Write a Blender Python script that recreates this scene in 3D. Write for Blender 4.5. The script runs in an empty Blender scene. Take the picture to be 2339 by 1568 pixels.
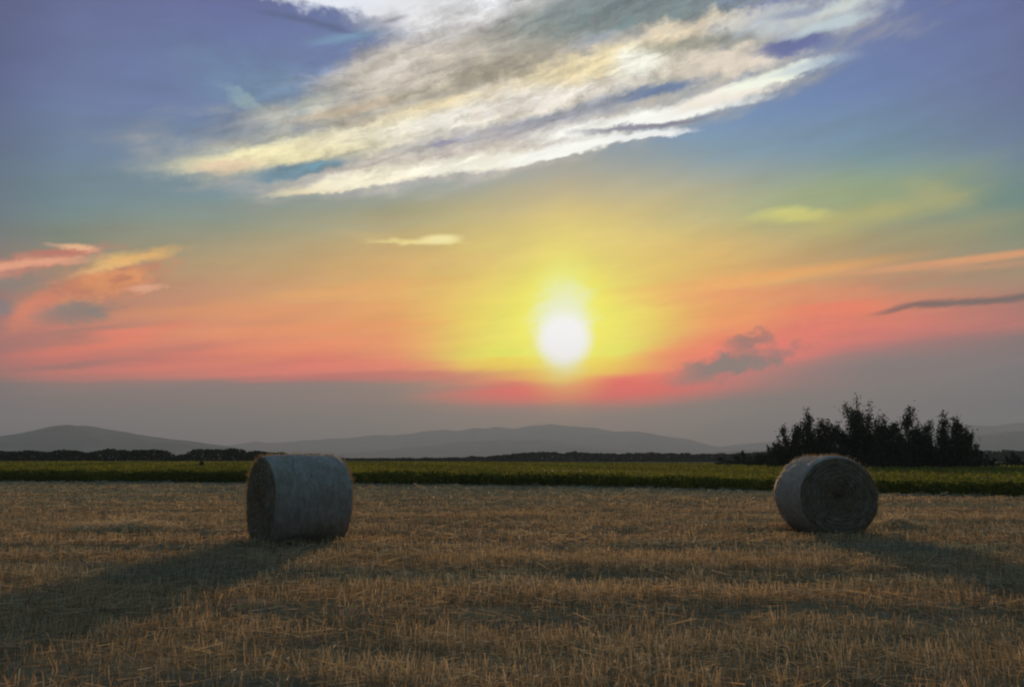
import bpy, math, random
import numpy as np
from mathutils import Vector, noise as mnoise

random.seed(7)
rng = np.random.default_rng(7)
scene = bpy.context.scene
COL = scene.collection
R = math.radians

# ------------------------------------------------------------------ camera
# survey of the view: 2338 x 1568 picture units, focal length 1835 units, horizon 261 units under the centre
W0, H0, F0 = 2338.0, 1568.0, 1835.0
PITCH = math.atan(261.0 / F0)
EYE = 1.55
cam_d = bpy.data.cameras.new("camera")
cam_d.sensor_width = 36.0
cam_d.lens = 36.0 * F0 / W0
cam_d.clip_start = 0.1
cam_d.clip_end = 60000
cam = bpy.data.objects.new("camera", cam_d)
cam.location = (0, 0, EYE)
cam.rotation_euler = (R(90) + PITCH, 0, 0)
COL.objects.link(cam)
scene.camera = cam


def ray(px, py):
    """direction in the world of a point of the survey"""
    x = px - W0 / 2
    z = H0 / 2 - py
    c, s = math.cos(PITCH), math.sin(PITCH)
    return Vector((x, F0 * c - z * s, F0 * s + z * c)).normalized()


def ae(px, py):
    """azimuth and elevation in degrees"""
    d = ray(px, py)
    return math.degrees(math.atan2(d.x, d.y)), math.degrees(math.asin(d.z))


def gp(px, py, h=0.0):
    d = ray(px, py)
    t = (h - EYE) / d.z
    return Vector((d.x * t, d.y * t, h))


SUN_AZ, SUN_EL = ae(1290, 775)

scene.view_settings.view_transform = 'Standard'
scene.view_settings.look = 'None'
scene.view_settings.exposure = 0.0
scene.view_settings.gamma = 1.0
scene.view_settings.use_curve_mapping = False
scene.render.engine = 'CYCLES'
scene.cycles.filter_width = 2.1
scene.cycles.max_bounces = 6
scene.cycles.volume_bounces = 1
scene.cycles.transparent_max_bounces = 8


# ------------------------------------------------------------------ node helper
def lin(c):
    out = []
    for v in c:
        v = v / 255.0
        out.append(v / 12.92 if v <= 0.04045 else ((v + 0.055) / 1.055) ** 2.4)
    return (out[0], out[1], out[2], 1.0)


class NB:
    def __init__(self, tree):
        self.t = tree
        self.n = tree.nodes
        self.l = tree.links

    def put(self, sock, v):
        if isinstance(v, bpy.types.NodeSocket):
            self.l.new(v, sock)
        elif v is not None:
            sock.default_value = v

    def math(self, op, a, b=None, c=None, clamp=False):
        n = self.n.new('ShaderNodeMath')
        n.operation = op
        n.use_clamp = clamp
        self.put(n.inputs[0], a)
        self.put(n.inputs[1], b)
        self.put(n.inputs[2], c)
        return n.outputs[0]

    def vmath(self, op, a, b=None, scale=None):
        n = self.n.new('ShaderNodeVectorMath')
        n.operation = op
        self.put(n.inputs[0], a)
        if b is not None:
            self.put(n.inputs[1], b)
        if scale is not None:
            self.put(n.inputs['Scale'], scale)
        return n.outputs['Value'] if op in ('LENGTH', 'DOT_PRODUCT') else n.outputs[0]

    def maprange(self, v, a, b, c=0.0, d=1.0, smooth=False):
        n = self.n.new('ShaderNodeMapRange')
        n.interpolation_type = 'SMOOTHSTEP' if smooth else 'LINEAR'
        n.clamp = True
        self.put(n.inputs['Value'], v)
        n.inputs['From Min'].default_value = a
        n.inputs['From Max'].default_value = b
        n.inputs['To Min'].default_value = c
        n.inputs['To Max'].default_value = d
        return n.outputs[0]

    def mix(self, f, a, b, blend='MIX'):
        n = self.n.new('ShaderNodeMix')
        n.data_type = 'RGBA'
        n.blend_type = blend
        self.put(n.inputs[0], f)
        self.put(n.inputs[6], a)
        self.put(n.inputs[7], b)
        return n.outputs[2]

    def ramp(self, v, stops, interp='LINEAR'):
        n = self.n.new('ShaderNodeValToRGB')
        r = n.color_ramp
        r.interpolation = interp
        while len(r.elements) < len(stops):
            r.elements.new(0.5)
        for e, (p, c) in zip(r.elements, stops):
            e.position = p
        for e, (p, c) in zip(r.elements, stops):
            e.color = c if len(c) == 4 else (*c, 1)
        self.put(n.inputs[0], v)
        return n.outputs[0]

    def noise(self, vec, scale, detail=5, rough=0.55, dist=0.0):
        n = self.n.new('ShaderNodeTexNoise')
        self.put(n.inputs['Vector'], vec)
        n.inputs['Scale'].default_value = scale
        n.inputs['Detail'].default_value = detail
        n.inputs['Roughness'].default_value = rough
        n.inputs['Distortion'].default_value = dist
        return n.outputs['Fac'], n.outputs['Color']

    def mapping(self, vec, loc=(0, 0, 0), rot=(0, 0, 0), scl=(1, 1, 1), kind='POINT'):
        n = self.n.new('ShaderNodeMapping')
        n.vector_type = kind
        self.put(n.inputs['Vector'], vec)
        n.inputs['Location'].default_value = loc
        n.inputs['Rotation'].default_value = rot
        n.inputs['Scale'].default_value = scl
        return n.outputs[0]

    def aniso(self, vec, deg, scl):
        """turn first, then stretch"""
        return self.mapping(self.mapping(vec, rot=(0, 0, R(deg))), scl=scl)

    def comb(self, x, y, z=0.0):
        n = self.n.new('ShaderNodeCombineXYZ')
        self.put(n.inputs[0], x)
        self.put(n.inputs[1], y)
        self.put(n.inputs[2], z)
        return n.outputs[0]

    def sep(self, v):
        n = self.n.new('ShaderNodeSeparateXYZ')
        self.put(n.inputs[0], v)
        return n.outputs


# ------------------------------------------------------------------ sky (world)
world = bpy.data.worlds.new("World")
scene.world = world
world.use_nodes = True
wt = world.node_tree
wt.nodes.clear()
nb = NB(wt)
tc = wt.nodes.new('ShaderNodeTexCoord')
dirv = nb.vmath('NORMALIZE', tc.outputs['Generated'])
sx, sy, sz = nb.sep(dirv)
az = nb.math('MULTIPLY', nb.math('ARCTAN2', sx, sy), 57.29578)
el = nb.math('MULTIPLY', nb.math('ARCSINE', sz), 57.29578)
P = nb.comb(az, el, 0.0)
# noises run along the wind, rising to the right by 13 degrees
PW = nb.aniso(P, -15, (0.30, 1.0, 1.0))
n_fine, n_finec = nb.noise(PW, 0.62, 6, 0.58)
n_big, n_bigc = nb.noise(PW, 0.17, 4, 0.55)
PH = nb.aniso(P, -5, (0.10, 1.0, 1.0))
n_str, n_strc = nb.noise(PH, 0.55, 5, 0.6)
nP, nPc = nb.noise(nb.mapping(P, scl=(0.75, 1.0, 1.0)), 0.9, 5, 0.6)


nE, nEc = nb.noise(nb.aniso(P, -16, (0.6, 1.0, 1.0)), 1.9, 5, 0.6)


def warp(col, ax, ay):
    v = nb.vmath('SUBTRACT', col, (0.5, 0.5, 0.5))
    v = nb.vmath('MULTIPLY', v, (ax, ay, 0.0))
    return nb.vmath('ADD', P, v)


P1 = warp(n_finec, 2.2, 1.3)      # light
P2 = warp(nPc, 3.2, 2.2)          # billowy
P3 = warp(n_strc, 5.0, 1.6)       # streaky
P4 = warp(nEc, 1.3, 0.65)         # ragged edges
P4 = nb.vmath('ADD', P4, nb.vmath('MULTIPLY', nb.vmath('SUBTRACT', n_finec, (0.5, 0.5, 0.5)), (2.2, 1.1, 0.0)))
WARP = {0: P, 1: P1, 2: P2, 3: P3, 4: P4}

# clear sky and the dusk bands, column by column
ELMAX = 34.0
cols = [
    (-60, [(0, (86, 92, 130)), (200, (88, 98, 138)), (350, (90, 104, 130)), (470, (95, 110, 122)), (580, (120, 110, 105)),
         (700, (140, 100, 98)), (790, (150, 95, 95)), (850, (125, 90, 92)), (890, (108, 92, 95)), (960, (98, 92, 98)), (1045, (85, 88, 96))]),
    (130, [(0, (98, 106, 148)), (180, (102, 114, 156)), (350, (103, 124, 150)), (450, (106, 130, 138)), (540, (122, 132, 116)), (600, (152, 130, 104)),
         (680, (172, 122, 102)), (760, (205, 116, 96)), (815, (215, 112, 98)), (855, (180, 103, 94)), (885, (128, 102, 96)), (960, (112, 98, 98)), (1045, (92, 96, 100))]),
    (500, [(0, (98, 106, 152)), (200, (105, 120, 165)), (350, (107, 131, 158)), (450, (118, 140, 146)), (515, (140, 146, 126)), (600, (184, 156, 112)),
         (680, (208, 146, 106)), (750, (226, 142, 100)), (810, (236, 126, 98)), (845, (222, 110, 96)), (872, (142, 106, 100)), (940, (115, 100, 94)), (1045, (88, 90, 90))]),
    (900, [(0, (100, 112, 158)), (300, (112, 134, 164)), (410, (126, 146, 152)), (490, (162, 156, 124)), (560, (204, 174, 118)), (650, (228, 172, 102)),
         (740, (238, 156, 92)), (800, (240, 138, 92)), (835, (236, 108, 92)), (862, (190, 98, 92)), (885, (132, 100, 96)), (950, (112, 94, 88)), (1045, (90, 82, 74))]),
    (1290, [(0, (104, 118, 160)), (330, (130, 142, 156)), (410, (176, 166, 144)), (480, (216, 190, 126)), (560, (230, 208, 118)), (640, (234, 224, 110)),
          (760, (236, 232, 84)), (822, (250, 222, 70)), (848, (255, 160, 76)), (868, (246, 104, 90)), (915, (226, 94, 92)), (942, (140, 92, 88)), (1045, (96, 78, 66))]),
    (1640, [(0, (100, 116, 165)), (250, (108, 136, 176)), (350, (126, 150, 168)), (430, (170, 168, 146)), (520, (212, 186, 124)), (600, (226, 182, 110)),
          (660, (236, 166, 98)), (730, (242, 138, 90)), (790, (244, 112, 94)), (850, (238, 96, 96)), (900, (190, 96, 96)), (922, (120, 96, 94)), (1045, (86, 84, 84))]),
    (1990, [(0, (100, 112, 160)), (200, (105, 126, 170)), (330, (112, 140, 160)), (420, (124, 148, 134)), (500, (152, 156, 118)), (580, (176, 152, 110)),
          (640, (196, 144, 104)), (700, (226, 128, 96)), (750, (222, 110, 98)), (790, (190, 104, 102)), (815, (128, 106, 104)), (880, (106, 98, 98)), (960, (86, 88, 94)), (1045, (76, 82, 88))]),
    (2338, [(0, (98, 108, 154)), (200, (100, 112, 152)), (350, (102, 124, 148)), (450, (104, 134, 128)), (530, (126, 138, 114)), (620, (160, 136, 106)),
          (670, (166, 112, 98)), (722, (178, 108, 98)), (765, (122, 98, 96)), (830, (98, 94, 98)), (910, (74, 84, 98)), (1045, (58, 70, 82))]),
    (2560, [(0, (86, 92, 130)), (200, (86, 96, 134)), (350, (88, 102, 128)), (470, (92, 106, 112)), (600, (118, 106, 100)), (700, (120, 92, 94)),
          (780, (98, 86, 92)), (900, (72, 80, 92)), (1045, (60, 70, 82))]),
]
elw = nb.math('ADD', el, nb.math('MULTIPLY', nb.math('SUBTRACT', n_str, 0.5), 2.1))
elw = nb.math('ADD', elw, nb.math('MULTIPLY', nb.math('SUBTRACT', n_big, 0.5), 1.1))
elf = nb.math('DIVIDE', elw, ELMAX, clamp=True)
sky = None
prev = None
for px, st in cols:
    stops = []
    for py, c in reversed(st):
        stops.append((max(0.0, min(1.0, ae(px, py)[1] / ELMAX)), lin(c)))
    a_here = ae(px, 700)[0]
    c_here = nb.ramp(elf, stops)
    if sky is None:
        sky = c_here
    else:
        sky = nb.mix(nb.maprange(nb.math('ADD', az, nb.math('MULTIPLY', nb.vmath('LENGTH', sky), 1e-6)), prev, a_here), sky, c_here)
    prev = a_here
# the sky away from the sunset: dusk blue over a dull violet horizon
east = nb.ramp(nb.math('DIVIDE', el, 90.0, clamp=True),
               [(0.0, lin((84, 96, 98))), (0.12, lin((104, 112, 114))), (0.3, lin((98, 124, 142))), (0.6, lin((108, 136, 154))), (1.0, lin((106, 136, 160)))])
absaz = nb.math('ABSOLUTE', az)
sky = nb.mix(nb.maprange(absaz, 38, 105, smooth=True), sky, east)
sky = nb.mix(nb.maprange(el, 30, 62, smooth=True), sky, east)


def stroke(x0, y0, x1, y1, hw, col, alpha, soft=0.5, w=1, nk=0.3, ns=None, sharp=None):
    """a streak of cloud between two points of the survey; hw is its half width"""
    global sky
    a0, e0 = ae(x0, y0)
    a1, e1 = ae(x1, y1)
    cx, cy = (a0 + a1) / 2, (e0 + e1) / 2
    L = math.hypot(a1 - a0, e1 - e0) / 2
    ang = math.atan2(e1 - e0, a1 - a0)
    mx, my = (x0 + x1) / 2, (y0 + y1) / 2
    q0, q1 = ae(mx, my - hw), ae(mx, my + hw)
    h = math.hypot(q0[0] - q1[0], q0[1] - q1[1]) / 2
    # the tiny term only makes the strokes evaluate one after the other (the shader stack is small)
    tie = nb.vmath('SCALE', sky, scale=1e-6)
    v = nb.mapping(nb.vmath('ADD', WARP[w], tie), (cx, cy, 0), (0, 0, ang), (L, h, 1), 'TEXTURE')
    if sharp:
        x_, y_, z_ = nb.sep(v)
        y_ = nb.math('MINIMUM', nb.math('MULTIPLY', y_, sharp), y_)      # crisp underside
        v = nb.comb(x_, y_, 0.0)
    r = nb.vmath('LENGTH', v)
    if nk:
        r = nb.math('ADD', r, nb.math('MULTIPLY', nb.math('SUBTRACT', ns or n_fine, 0.5), nk * 4))
    m = nb.maprange(r, 1 + soft, max(0.0, 1 - soft), 0.0, alpha, smooth=True)
    if isinstance(col[0], (tuple, list)):
        c = nb.mix(nb.maprange(nb.math('ADD', nP, nb.math('MULTIPLY', m, 1e-6)), 0.34, 0.66), lin(col[0]), lin(col[1]))
    else:
        c = lin(col)
    sky = nb.mix(m, sky, c)


# glow round the sun
stroke(960, 745, 1620, 710, 150, (240, 204, 92), 0.40, 0.95, 0, 0.0)
stroke(1085, 765, 1475, 750, 100, (240, 238, 80), 0.92, 0.7, 0, 0.0)
stroke(1060, 815, 1450, 808, 26, (236, 246, 62), 0.85, 0.8, 3, 0.08)
stroke(1292, 860, 1292, 560, 130, (234, 228, 122), 0.42, 0.85, 0, 0.05)
# yellow edge and red band under it
stroke(1050, 897, 1620, 874, 40, (255, 60, 68), 1.0, 0.6, 3, 0.12)
stroke(1420, 850, 1640, 800, 34, (255, 108, 88), 0.7, 0.8, 3, 0.15)
stroke(1100, 840, 1460, 836, 17, (255, 206, 40), 0.9, 0.7, 3, 0.1)
stroke(1210, 858, 1350, 856, 15, (255, 158, 60), 0.85, 0.8, 3, 0.08)
stroke(1600, 835, 1860, 795, 36, (250, 112, 102), 0.65, 0.8, 3, 0.2)
stroke(60, 845, 900, 838, 15, (250, 122, 102), 0.6, 0.8, 3, 0.22)
stroke(-60, 825, 420, 800, 12, (222, 112, 98), 0.5, 0.8, 3, 0.3)
stroke(60, 800, 420, 752, 15, (246, 124, 94), 0.65, 0.8, 3, 0.25)
stroke(180, 775, 300, 762, 9, (250, 130, 102), 0.6, 0.8, 3, 0.2)
stroke(300, 720, 760, 700, 14, (238, 154, 98), 0.5, 0.8, 3, 0.3)
stroke(500, 762, 960, 735, 12, (246, 150, 92), 0.5, 0.8, 3, 0.25)
stroke(420, 830, 900, 770, 13, (246, 138, 92), 0.45, 0.8, 3, 0.25)
stroke(560, 690, 1000, 640, 12, (236, 170, 100), 0.5, 0.8, 3, 0.25)
stroke(-40, 790, 260, 770, 9, (156, 108, 94), 0.5, 0.8, 3, 0.25)
stroke(20, 845, 300, 812, 9, (150, 100, 90), 0.6, 0.8, 3, 0.25)
stroke(240, 800, 520, 782, 8, (196, 112, 92), 0.5, 0.8, 3, 0.25)
stroke(560, 860, 1130, 852, 8, (206, 92, 88), 0.7, 0.8, 3, 0.2)
# grey bank above the horizon
stroke(-80, 880, 1010, 882, 14, (124, 104, 100), 0.6, 0.9, 3, 0.2)
stroke(1060, 940, 1360, 930, 12, (118, 92, 98), 0.6, 0.9, 3, 0.2)
stroke(1500, 935, 2400, 870, 34, (108, 98, 98), 0.75, 0.8, 3, 0.15)
stroke(1540, 860, 1800, 800, 26, (124, 96, 96), 0.85, 0.5, 2, 0.25, nP)
stroke(1660, 790, 1760, 768, 17, (126, 92, 90), 0.8, 0.6, 2, 0.25, nP)
stroke(1600, 838, 1760, 832, 16, (104, 100, 100), 0.7, 0.6, 2, 0.25, nP)
stroke(1680, 862, 2420, 800, 28, (112, 98, 100), 0.7, 0.9, 3, 0.15)
stroke(1980, 800, 2460, 770, 22, (122, 98, 100), 0.6, 0.9, 3, 0.2)
stroke(2000, 712, 2180, 688, 8, (104, 74, 70), 0.85, 0.6, 1, 0.1)
stroke(2100, 694, 2480, 668, 11, (98, 82, 78), 0.9, 0.6, 1, 0.1)
stroke(1770, 752, 1940, 722, 30, ((238, 124, 100), (222, 98, 98)), 0.6, 0.8, 2, 0.3, nP)
stroke(1990, 760, 2460, 735, 13, (184, 104, 98), 0.5, 0.8, 3, 0.2)
# orange streaks on the right
stroke(1470, 664, 1990, 600, 13, (240, 172, 100), 0.9, 0.8, 0, 0.2, n_str)
stroke(1500, 690, 1980, 655, 14, (232, 138, 98), 0.5, 0.8, 3, 0.2)
stroke(1960, 622, 2500, 556, 9, (226, 160, 112), 0.95, 0.7, 0, 0.15)
stroke(2060, 612, 2480, 588, 9, (206, 150, 112), 0.6, 0.8, 1, 0.15)
stroke(1990, 650, 2400, 618, 14, (160, 132, 102), 0.6, 0.8, 1, 0.2)
stroke(1790, 705, 2010, 692, 12, (244, 126, 94), 0.7, 0.8, 3, 0.2)
# yellow green veil on the right
stroke(1640, 490, 2200, 408, 48, (156, 168, 124), 0.65, 0.95, 1, 0.3)
stroke(1860, 515, 2180, 450, 22, (186, 176, 112), 0.7, 0.9, 1, 0.3)
stroke(2080, 420, 2200, 470, 22, (176, 172, 122), 0.55, 0.9, 1, 0.2)
stroke(2000, 560, 2338, 500, 20, (170, 160, 112), 0.4, 0.9, 1, 0.3)
stroke(1730, 498, 1890, 494, 14, (216, 208, 122), 0.85, 0.8, 1, 0.15)
stroke(1840, 540, 1960, 520, 30, (190, 172, 104), 0.4, 0.9, 1, 0.2)
# small bright lens
stroke(800, 532, 960, 556, 12, (208, 180, 124), 0.5, 0.9, 1, 0.2)
stroke(872, 547, 1040, 552, 8, (248, 226, 150), 0.95, 0.7, 4, 0.1, nE, sharp=1.3)
stroke(960, 549, 1045, 544, 10, (255, 238, 172), 0.98, 0.6, 0, 0.1)
stroke(1080, 562, 1180, 556, 10, (226, 206, 122), 0.5, 0.9, 1, 0.1)
stroke(780, 600, 1120, 590, 16, (222, 178, 112), 0.4, 0.9, 3, 0.2)
# orange clouds on the left
stroke(-90, 634, 235, 570, 20, ((214, 138, 112), (186, 120, 104)), 0.9, 0.6, 4, 0.3, nE)
stroke(120, 562, 225, 572, 9, (244, 188, 146), 0.95, 0.6, 4, 0.3, nE)
stroke(60, 584, 215, 576, 6, (196, 112, 96), 0.7, 0.6, 4, 0.2, nE)
stroke(-90, 620, 190, 594, 8, (238, 168, 134), 0.9, 0.7, 4, 0.15, nE)
stroke(-60, 655, 130, 648, 17, (134, 122, 110), 0.75, 0.7, 4, 0.25, nE)
stroke(60, 705, 370, 612, 40, ((226, 146, 98), (196, 120, 92)), 0.9, 0.6, 4, 0.35, nE)
stroke(160, 655, 330, 632, 22, ((240, 160, 98), (222, 140, 92)), 0.8, 0.6, 4, 0.3, nE)
stroke(190, 622, 300, 588, 9, (244, 192, 122), 0.85, 0.9, 4, 0.25, nE)
stroke(240, 596, 395, 572, 11, (240, 186, 110), 0.8, 0.9, 4, 0.25, nE)
stroke(290, 664, 368, 656, 8, (240, 172, 138), 0.85, 0.6, 4, 0.3, nE)
stroke(250, 640, 300, 632, 8, (184, 112, 84), 0.7, 0.6, 4, 0.3, nE)
stroke(30, 750, 130, 670, 22, (220, 126, 96), 0.8, 0.7, 4, 0.3, nE)
stroke(100, 718, 245, 706, 24, ((122, 116, 108), (142, 112, 104)), 0.9, 0.6, 4, 0.35, nE)
stroke(-60, 705, 38, 700, 20, (118, 108, 110), 0.85, 0.6, 4, 0.2, nE)
stroke(40, 768, 320, 748, 8, (150, 106, 96), 0.5, 0.8, 3, 0.2)

# dim band low over the horizon
stroke(-2400, 1010, 1100, 1005, 75, (92, 88, 90), 0.45, 0.9, 0, 0.0)
stroke(1400, 1005, 4400, 985, 90, (66, 72, 80), 0.5, 0.9, 0, 0.0)

# the great cloud: veil, body, lit streaks
stroke(440, 150, 760, 250, 60, (112, 144, 164), 0.45, 0.9, 2, 0.5, nP)
stroke(520, 205, 640, 275, 14, (150, 176, 184), 0.6, 0.8, 2, 0.3, nP)
stroke(640, 275, 790, 190, 18, (168, 186, 180), 0.6, 0.8, 2, 0.35, nP)
stroke(720, 90, 860, 80, 12, (128, 166, 190), 0.5, 0.9, 1, 0.3)
stroke(560, 330, 1900, 40, 120, ((198, 188, 172), (164, 160, 152)), 0.96, 0.5, 1, 0.35)
stroke(740, 262, 1380, 40, 120, ((206, 192, 178), (178, 170, 160)), 0.96, 0.45, 1, 0.3)
stroke(640, 420, 1560, 225, 58, ((206, 196, 186), (172, 168, 172)), 0.92, 0.5, 1, 0.35)
stroke(860, -70, 1300, -40, 160, (196, 186, 180), 0.96, 0.4, 1, 0.2)
# white billow along the top edge
stroke(560, -56, 1180, -10, 74, (234, 234, 246), 1.0, 0.3, 2, 0.12, nP, sharp=1.4)
stroke(860, 30, 1190, 10, 52, (226, 222, 226), 0.85, 0.7, 2, 0.2, nP)
stroke(590, 22, 800, 72, 6, (84, 94, 128), 0.7, 0.8, 1, 0.1)
stroke(870, 46, 925, 36, 7, (116, 116, 132), 0.6, 0.8, 1, 0.1)
# shaded inside
stroke(960, 215, 1260, 120, 44, ((168, 156, 138), (146, 138, 126)), 0.85, 0.7, 1, 0.25)
stroke(1120, 90, 1360, 40, 34, (142, 142, 136), 0.8, 0.8, 2, 0.2, nP)
stroke(1180, 45, 1680, 5, 46, ((112, 130, 134), (128, 134, 132)), 0.95, 0.5, 1, 0.2)
stroke(1230, -30, 1760, -60, 70, (120, 132, 138), 0.95, 0.6, 1, 0.2)
stroke(780, 180, 960, 120, 34, (214, 202, 192), 0.7, 0.8, 2, 0.2, nP)
stroke(900, 200, 1060, 130, 26, (222, 208, 196), 0.7, 0.8, 2, 0.2, nP)
# cream streak
stroke(425, 374, 900, 315, 30, (218, 208, 172), 0.9, 0.8, 4, 0.2, nE)
stroke(445, 378, 860, 316, 23, (242, 228, 186), 1.0, 0.5, 4, 0.12, nE, sharp=1.4)
stroke(450, 382, 580, 372, 15, (234, 204, 176), 0.8, 0.6, 4, 0.12, nE)
stroke(740, 326, 1300, 208, 38, (244, 232, 206), 1.0, 0.5, 4, 0.16, nE, sharp=1.3)
stroke(900, 300, 1260, 225, 24, (248, 240, 232), 0.9, 0.6, 4, 0.16, nE)
stroke(900, 265, 1300, 165, 14, (238, 214, 168), 0.7, 0.8, 4, 0.2)
stroke(1040, 265, 1460, 160, 46, ((248, 240, 236), (234, 220, 204)), 0.95, 0.6, 2, 0.2, nP)
stroke(1200, 185, 1560, 90, 32, ((244, 222, 180), (222, 206, 172)), 0.95, 0.6, 2, 0.2, nP)
stroke(1450, 84, 1740, 34, 24, ((234, 214, 188), (208, 194, 178)), 0.9, 0.6, 2, 0.2, nP)
stroke(1400, 150, 1510, 124, 30, (250, 246, 234), 0.95, 0.6, 2, 0.12, nP)
stroke(1480, 108, 1720, 78, 14, (150, 148, 136), 0.8, 0.7, 4, 0.2)
stroke(1520, 158, 1770, 122, 28, ((238, 222, 208), (220, 204, 190)), 0.9, 0.6, 2, 0.2, nP)
stroke(680, 272, 920, 222, 12, (198, 174, 146), 0.6, 0.8, 1, 0.2)
# lavender between the streaks, cream under it
stroke(700, 405, 1300, 320, 26, ((222, 208, 196), (204, 190, 184)), 0.9, 0.7, 4, 0.2, nE)
stroke(960, 325, 1330, 272, 18, ((172, 168, 182), (190, 182, 184)), 0.85, 0.7, 4, 0.25)
stroke(980, 335, 1060, 318, 7, (134, 132, 162), 0.8, 0.7, 4, 0.1)
stroke(1150, 288, 1430, 232, 14, (150, 154, 172), 0.8, 0.7, 4, 0.2)
# blue gaps
stroke(575, 408, 775, 372, 19, (108, 140, 160), 0.97, 0.5, 4, 0.2, nE)
stroke(690, 388, 760, 372, 10, (112, 158, 178), 0.8, 0.7, 4, 0.1)
stroke(1390, 224, 1600, 188, 15, (100, 120, 156), 0.97, 0.5, 4, 0.15, nE)
stroke(1300, 250, 1440, 215, 9, (140, 146, 164), 0.7, 0.7, 1, 0.2)
stroke(1730, 118, 1890, 80, 22, (98, 106, 154), 0.97, 0.5, 4, 0.2, nE)
stroke(1640, 90, 1760, 72, 9, (140, 142, 150), 0.6, 0.7, 1, 0.2)
# lower lit edge
stroke(630, 447, 860, 414, 12, (242, 224, 190), 0.95, 0.6, 4, 0.10, nE, sharp=1.5)
stroke(730, 430, 1010, 386, 24, (250, 238, 214), 1.0, 0.45, 4, 0.14, nE, sharp=1.9)
stroke(920, 398, 1300, 346, 25, (252, 244, 230), 1.0, 0.45, 4, 0.16, nE, sharp=1.9)
stroke(1160, 372, 1440, 314, 22, (255, 252, 248), 1.0, 0.45, 4, 0.14, nE, sharp=1.9)
stroke(1380, 322, 1572, 304, 11, (242, 240, 242), 0.95, 0.5, 4, 0.14, nE, sharp=1.6)
stroke(1250, 316, 1700, 230, 25, (255, 252, 248), 1.0, 0.45, 4, 0.14, nE, sharp=1.9)
stroke(1330, 302, 1590, 276, 8, (118, 116, 140), 0.9, 0.6, 4, 0.1)
stroke(1540, 252, 1770, 188, 24, (246, 234, 224), 1.0, 0.45, 4, 0.14, nE, sharp=1.8)
stroke(1650, 214, 1880, 140, 17, (248, 248, 234), 1.0, 0.5, 4, 0.12, nE, sharp=1.6)
stroke(1780, 168, 1940, 126, 9, (150, 172, 200), 0.6, 0.9, 1, 0.2)

# pale wisps at the upper right
stroke(1660, 60, 2010, 8, 34, ((176, 186, 202), (206, 206, 206)), 0.85, 0.6, 2, 0.25, nP)
stroke(1800, 84, 1985, 30, 11, (196, 208, 216), 0.85, 0.6, 1, 0.15)
stroke(1860, 36, 2000, -20, 20, (210, 214, 212), 0.8, 0.7, 2, 0.2, nP)
stroke(1760, 40, 1880, 20, 10, (126, 136, 170), 0.6, 0.7, 1, 0.2)

# fibres through the whole cloud
n_fib, _ = nb.noise(nb.aniso(P4, -17, (0.16, 1.0, 1.0)), 1.5, 7, 0.64, 0.4)
n_lump, _ = nb.noise(nb.aniso(P2, -20, (0.5, 1.0, 1.0)), 0.45, 6, 0.6, 0.6)
ca, ce = ae(1180, 150)
mc = nb.maprange(nb.vmath('LENGTH', nb.mapping(P, (ca, ce, 0), (0, 0, R(17)), (25, 6.2, 1), 'TEXTURE')), 1.1, 0.7, smooth=True)
k = nb.math('ADD', nb.maprange(n_fib, 0.30, 0.70, -0.30, 0.26), nb.maprange(n_lump, 0.32, 0.68, -0.22, 0.16))
k = nb.math('ADD', 1.0, nb.math('MULTIPLY', k, mc))
sky = nb.vmath('SCALE', sky, scale=k)
# the same faint fibres in the rest of the sky
k2 = nb.math('MULTIPLY', nb.maprange(n_str, 0.3, 0.7, -0.07, 0.07), nb.maprange(el, 0.5, 4.0))
k3 = nb.math('MULTIPLY', nb.maprange(n_fine, 0.3, 0.7, -0.05, 0.05), nb.maprange(el, 2, 8))
sky = nb.vmath('SCALE', sky, scale=nb.math('ADD', 1.0, nb.math('ADD', k2, k3)))
# the sun behind thin cloud, its glare drawn out upwards
stroke(1290, 870, 1290, 620, 98, (252, 246, 74), 0.85, 0.7, 0, 0.0)
stroke(1284, 836, 1284, 628, 64, (236, 246, 150), 0.8, 0.7, 4, 0.05)
stroke(1285, 830, 1286, 662, 54, (238, 246, 222), 0.8, 0.6, 4, 0.04)
stroke(1288, 830, 1288, 718, 55, (250, 252, 255), 1.0, 0.40, 0, 0.0)

nish = wt.nodes.new('ShaderNodeTexSky')
nish.sky_type = 'NISHITA'
nish.sun_disc = False
nish.sun_elevation = R(SUN_EL)
nish.sun_rotation = R(SUN_AZ)
nish.dust_density = 2.0
bg1 = wt.nodes.new('ShaderNodeBackground')
bg2 = wt.nodes.new('ShaderNodeBackground')
hs = wt.nodes.new('ShaderNodeHueSaturation')
hs.inputs['Saturation'].default_value = 1.05
# the sunset band itself burns brighter than the sky above it
burn = nb.math('MULTIPLY', nb.maprange(el, 2.6, 5.0, smooth=True), nb.maprange(el, 14.0, 7.0, smooth=True))
sky = nb.vmath('SCALE', sky, scale=nb.math('ADD', 1.0, nb.math('MULTIPLY', burn, 0.20)))
# the high sky is a greyer, softer blue
sky = nb.mix(nb.maprange(el, 10.0, 18.0, smooth=True), sky, nb.vmath('MULTIPLY', sky, (0.98, 1.02, 0.99)))
wt.links.new(sky, hs.inputs['Color'])
wt.links.new(hs.outputs[0], bg1.inputs[0])
bg1.inputs[1].default_value = 1.14
wt.links.new(nish.outputs[0], bg2.inputs[0])
bg2.inputs[1].default_value = 0.002
add = wt.nodes.new('ShaderNodeAddShader')
wt.links.new(bg1.outputs[0], add.inputs[0])
wt.links.new(bg2.outputs[0], add.inputs[1])
wo = wt.nodes.new('ShaderNodeOutputWorld')
wt.links.new(add.outputs[0], wo.inputs['Surface'])
world.cycles.sampling_method = 'MANUAL'
world.cycles.sample_map_resolution = 1024

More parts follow.
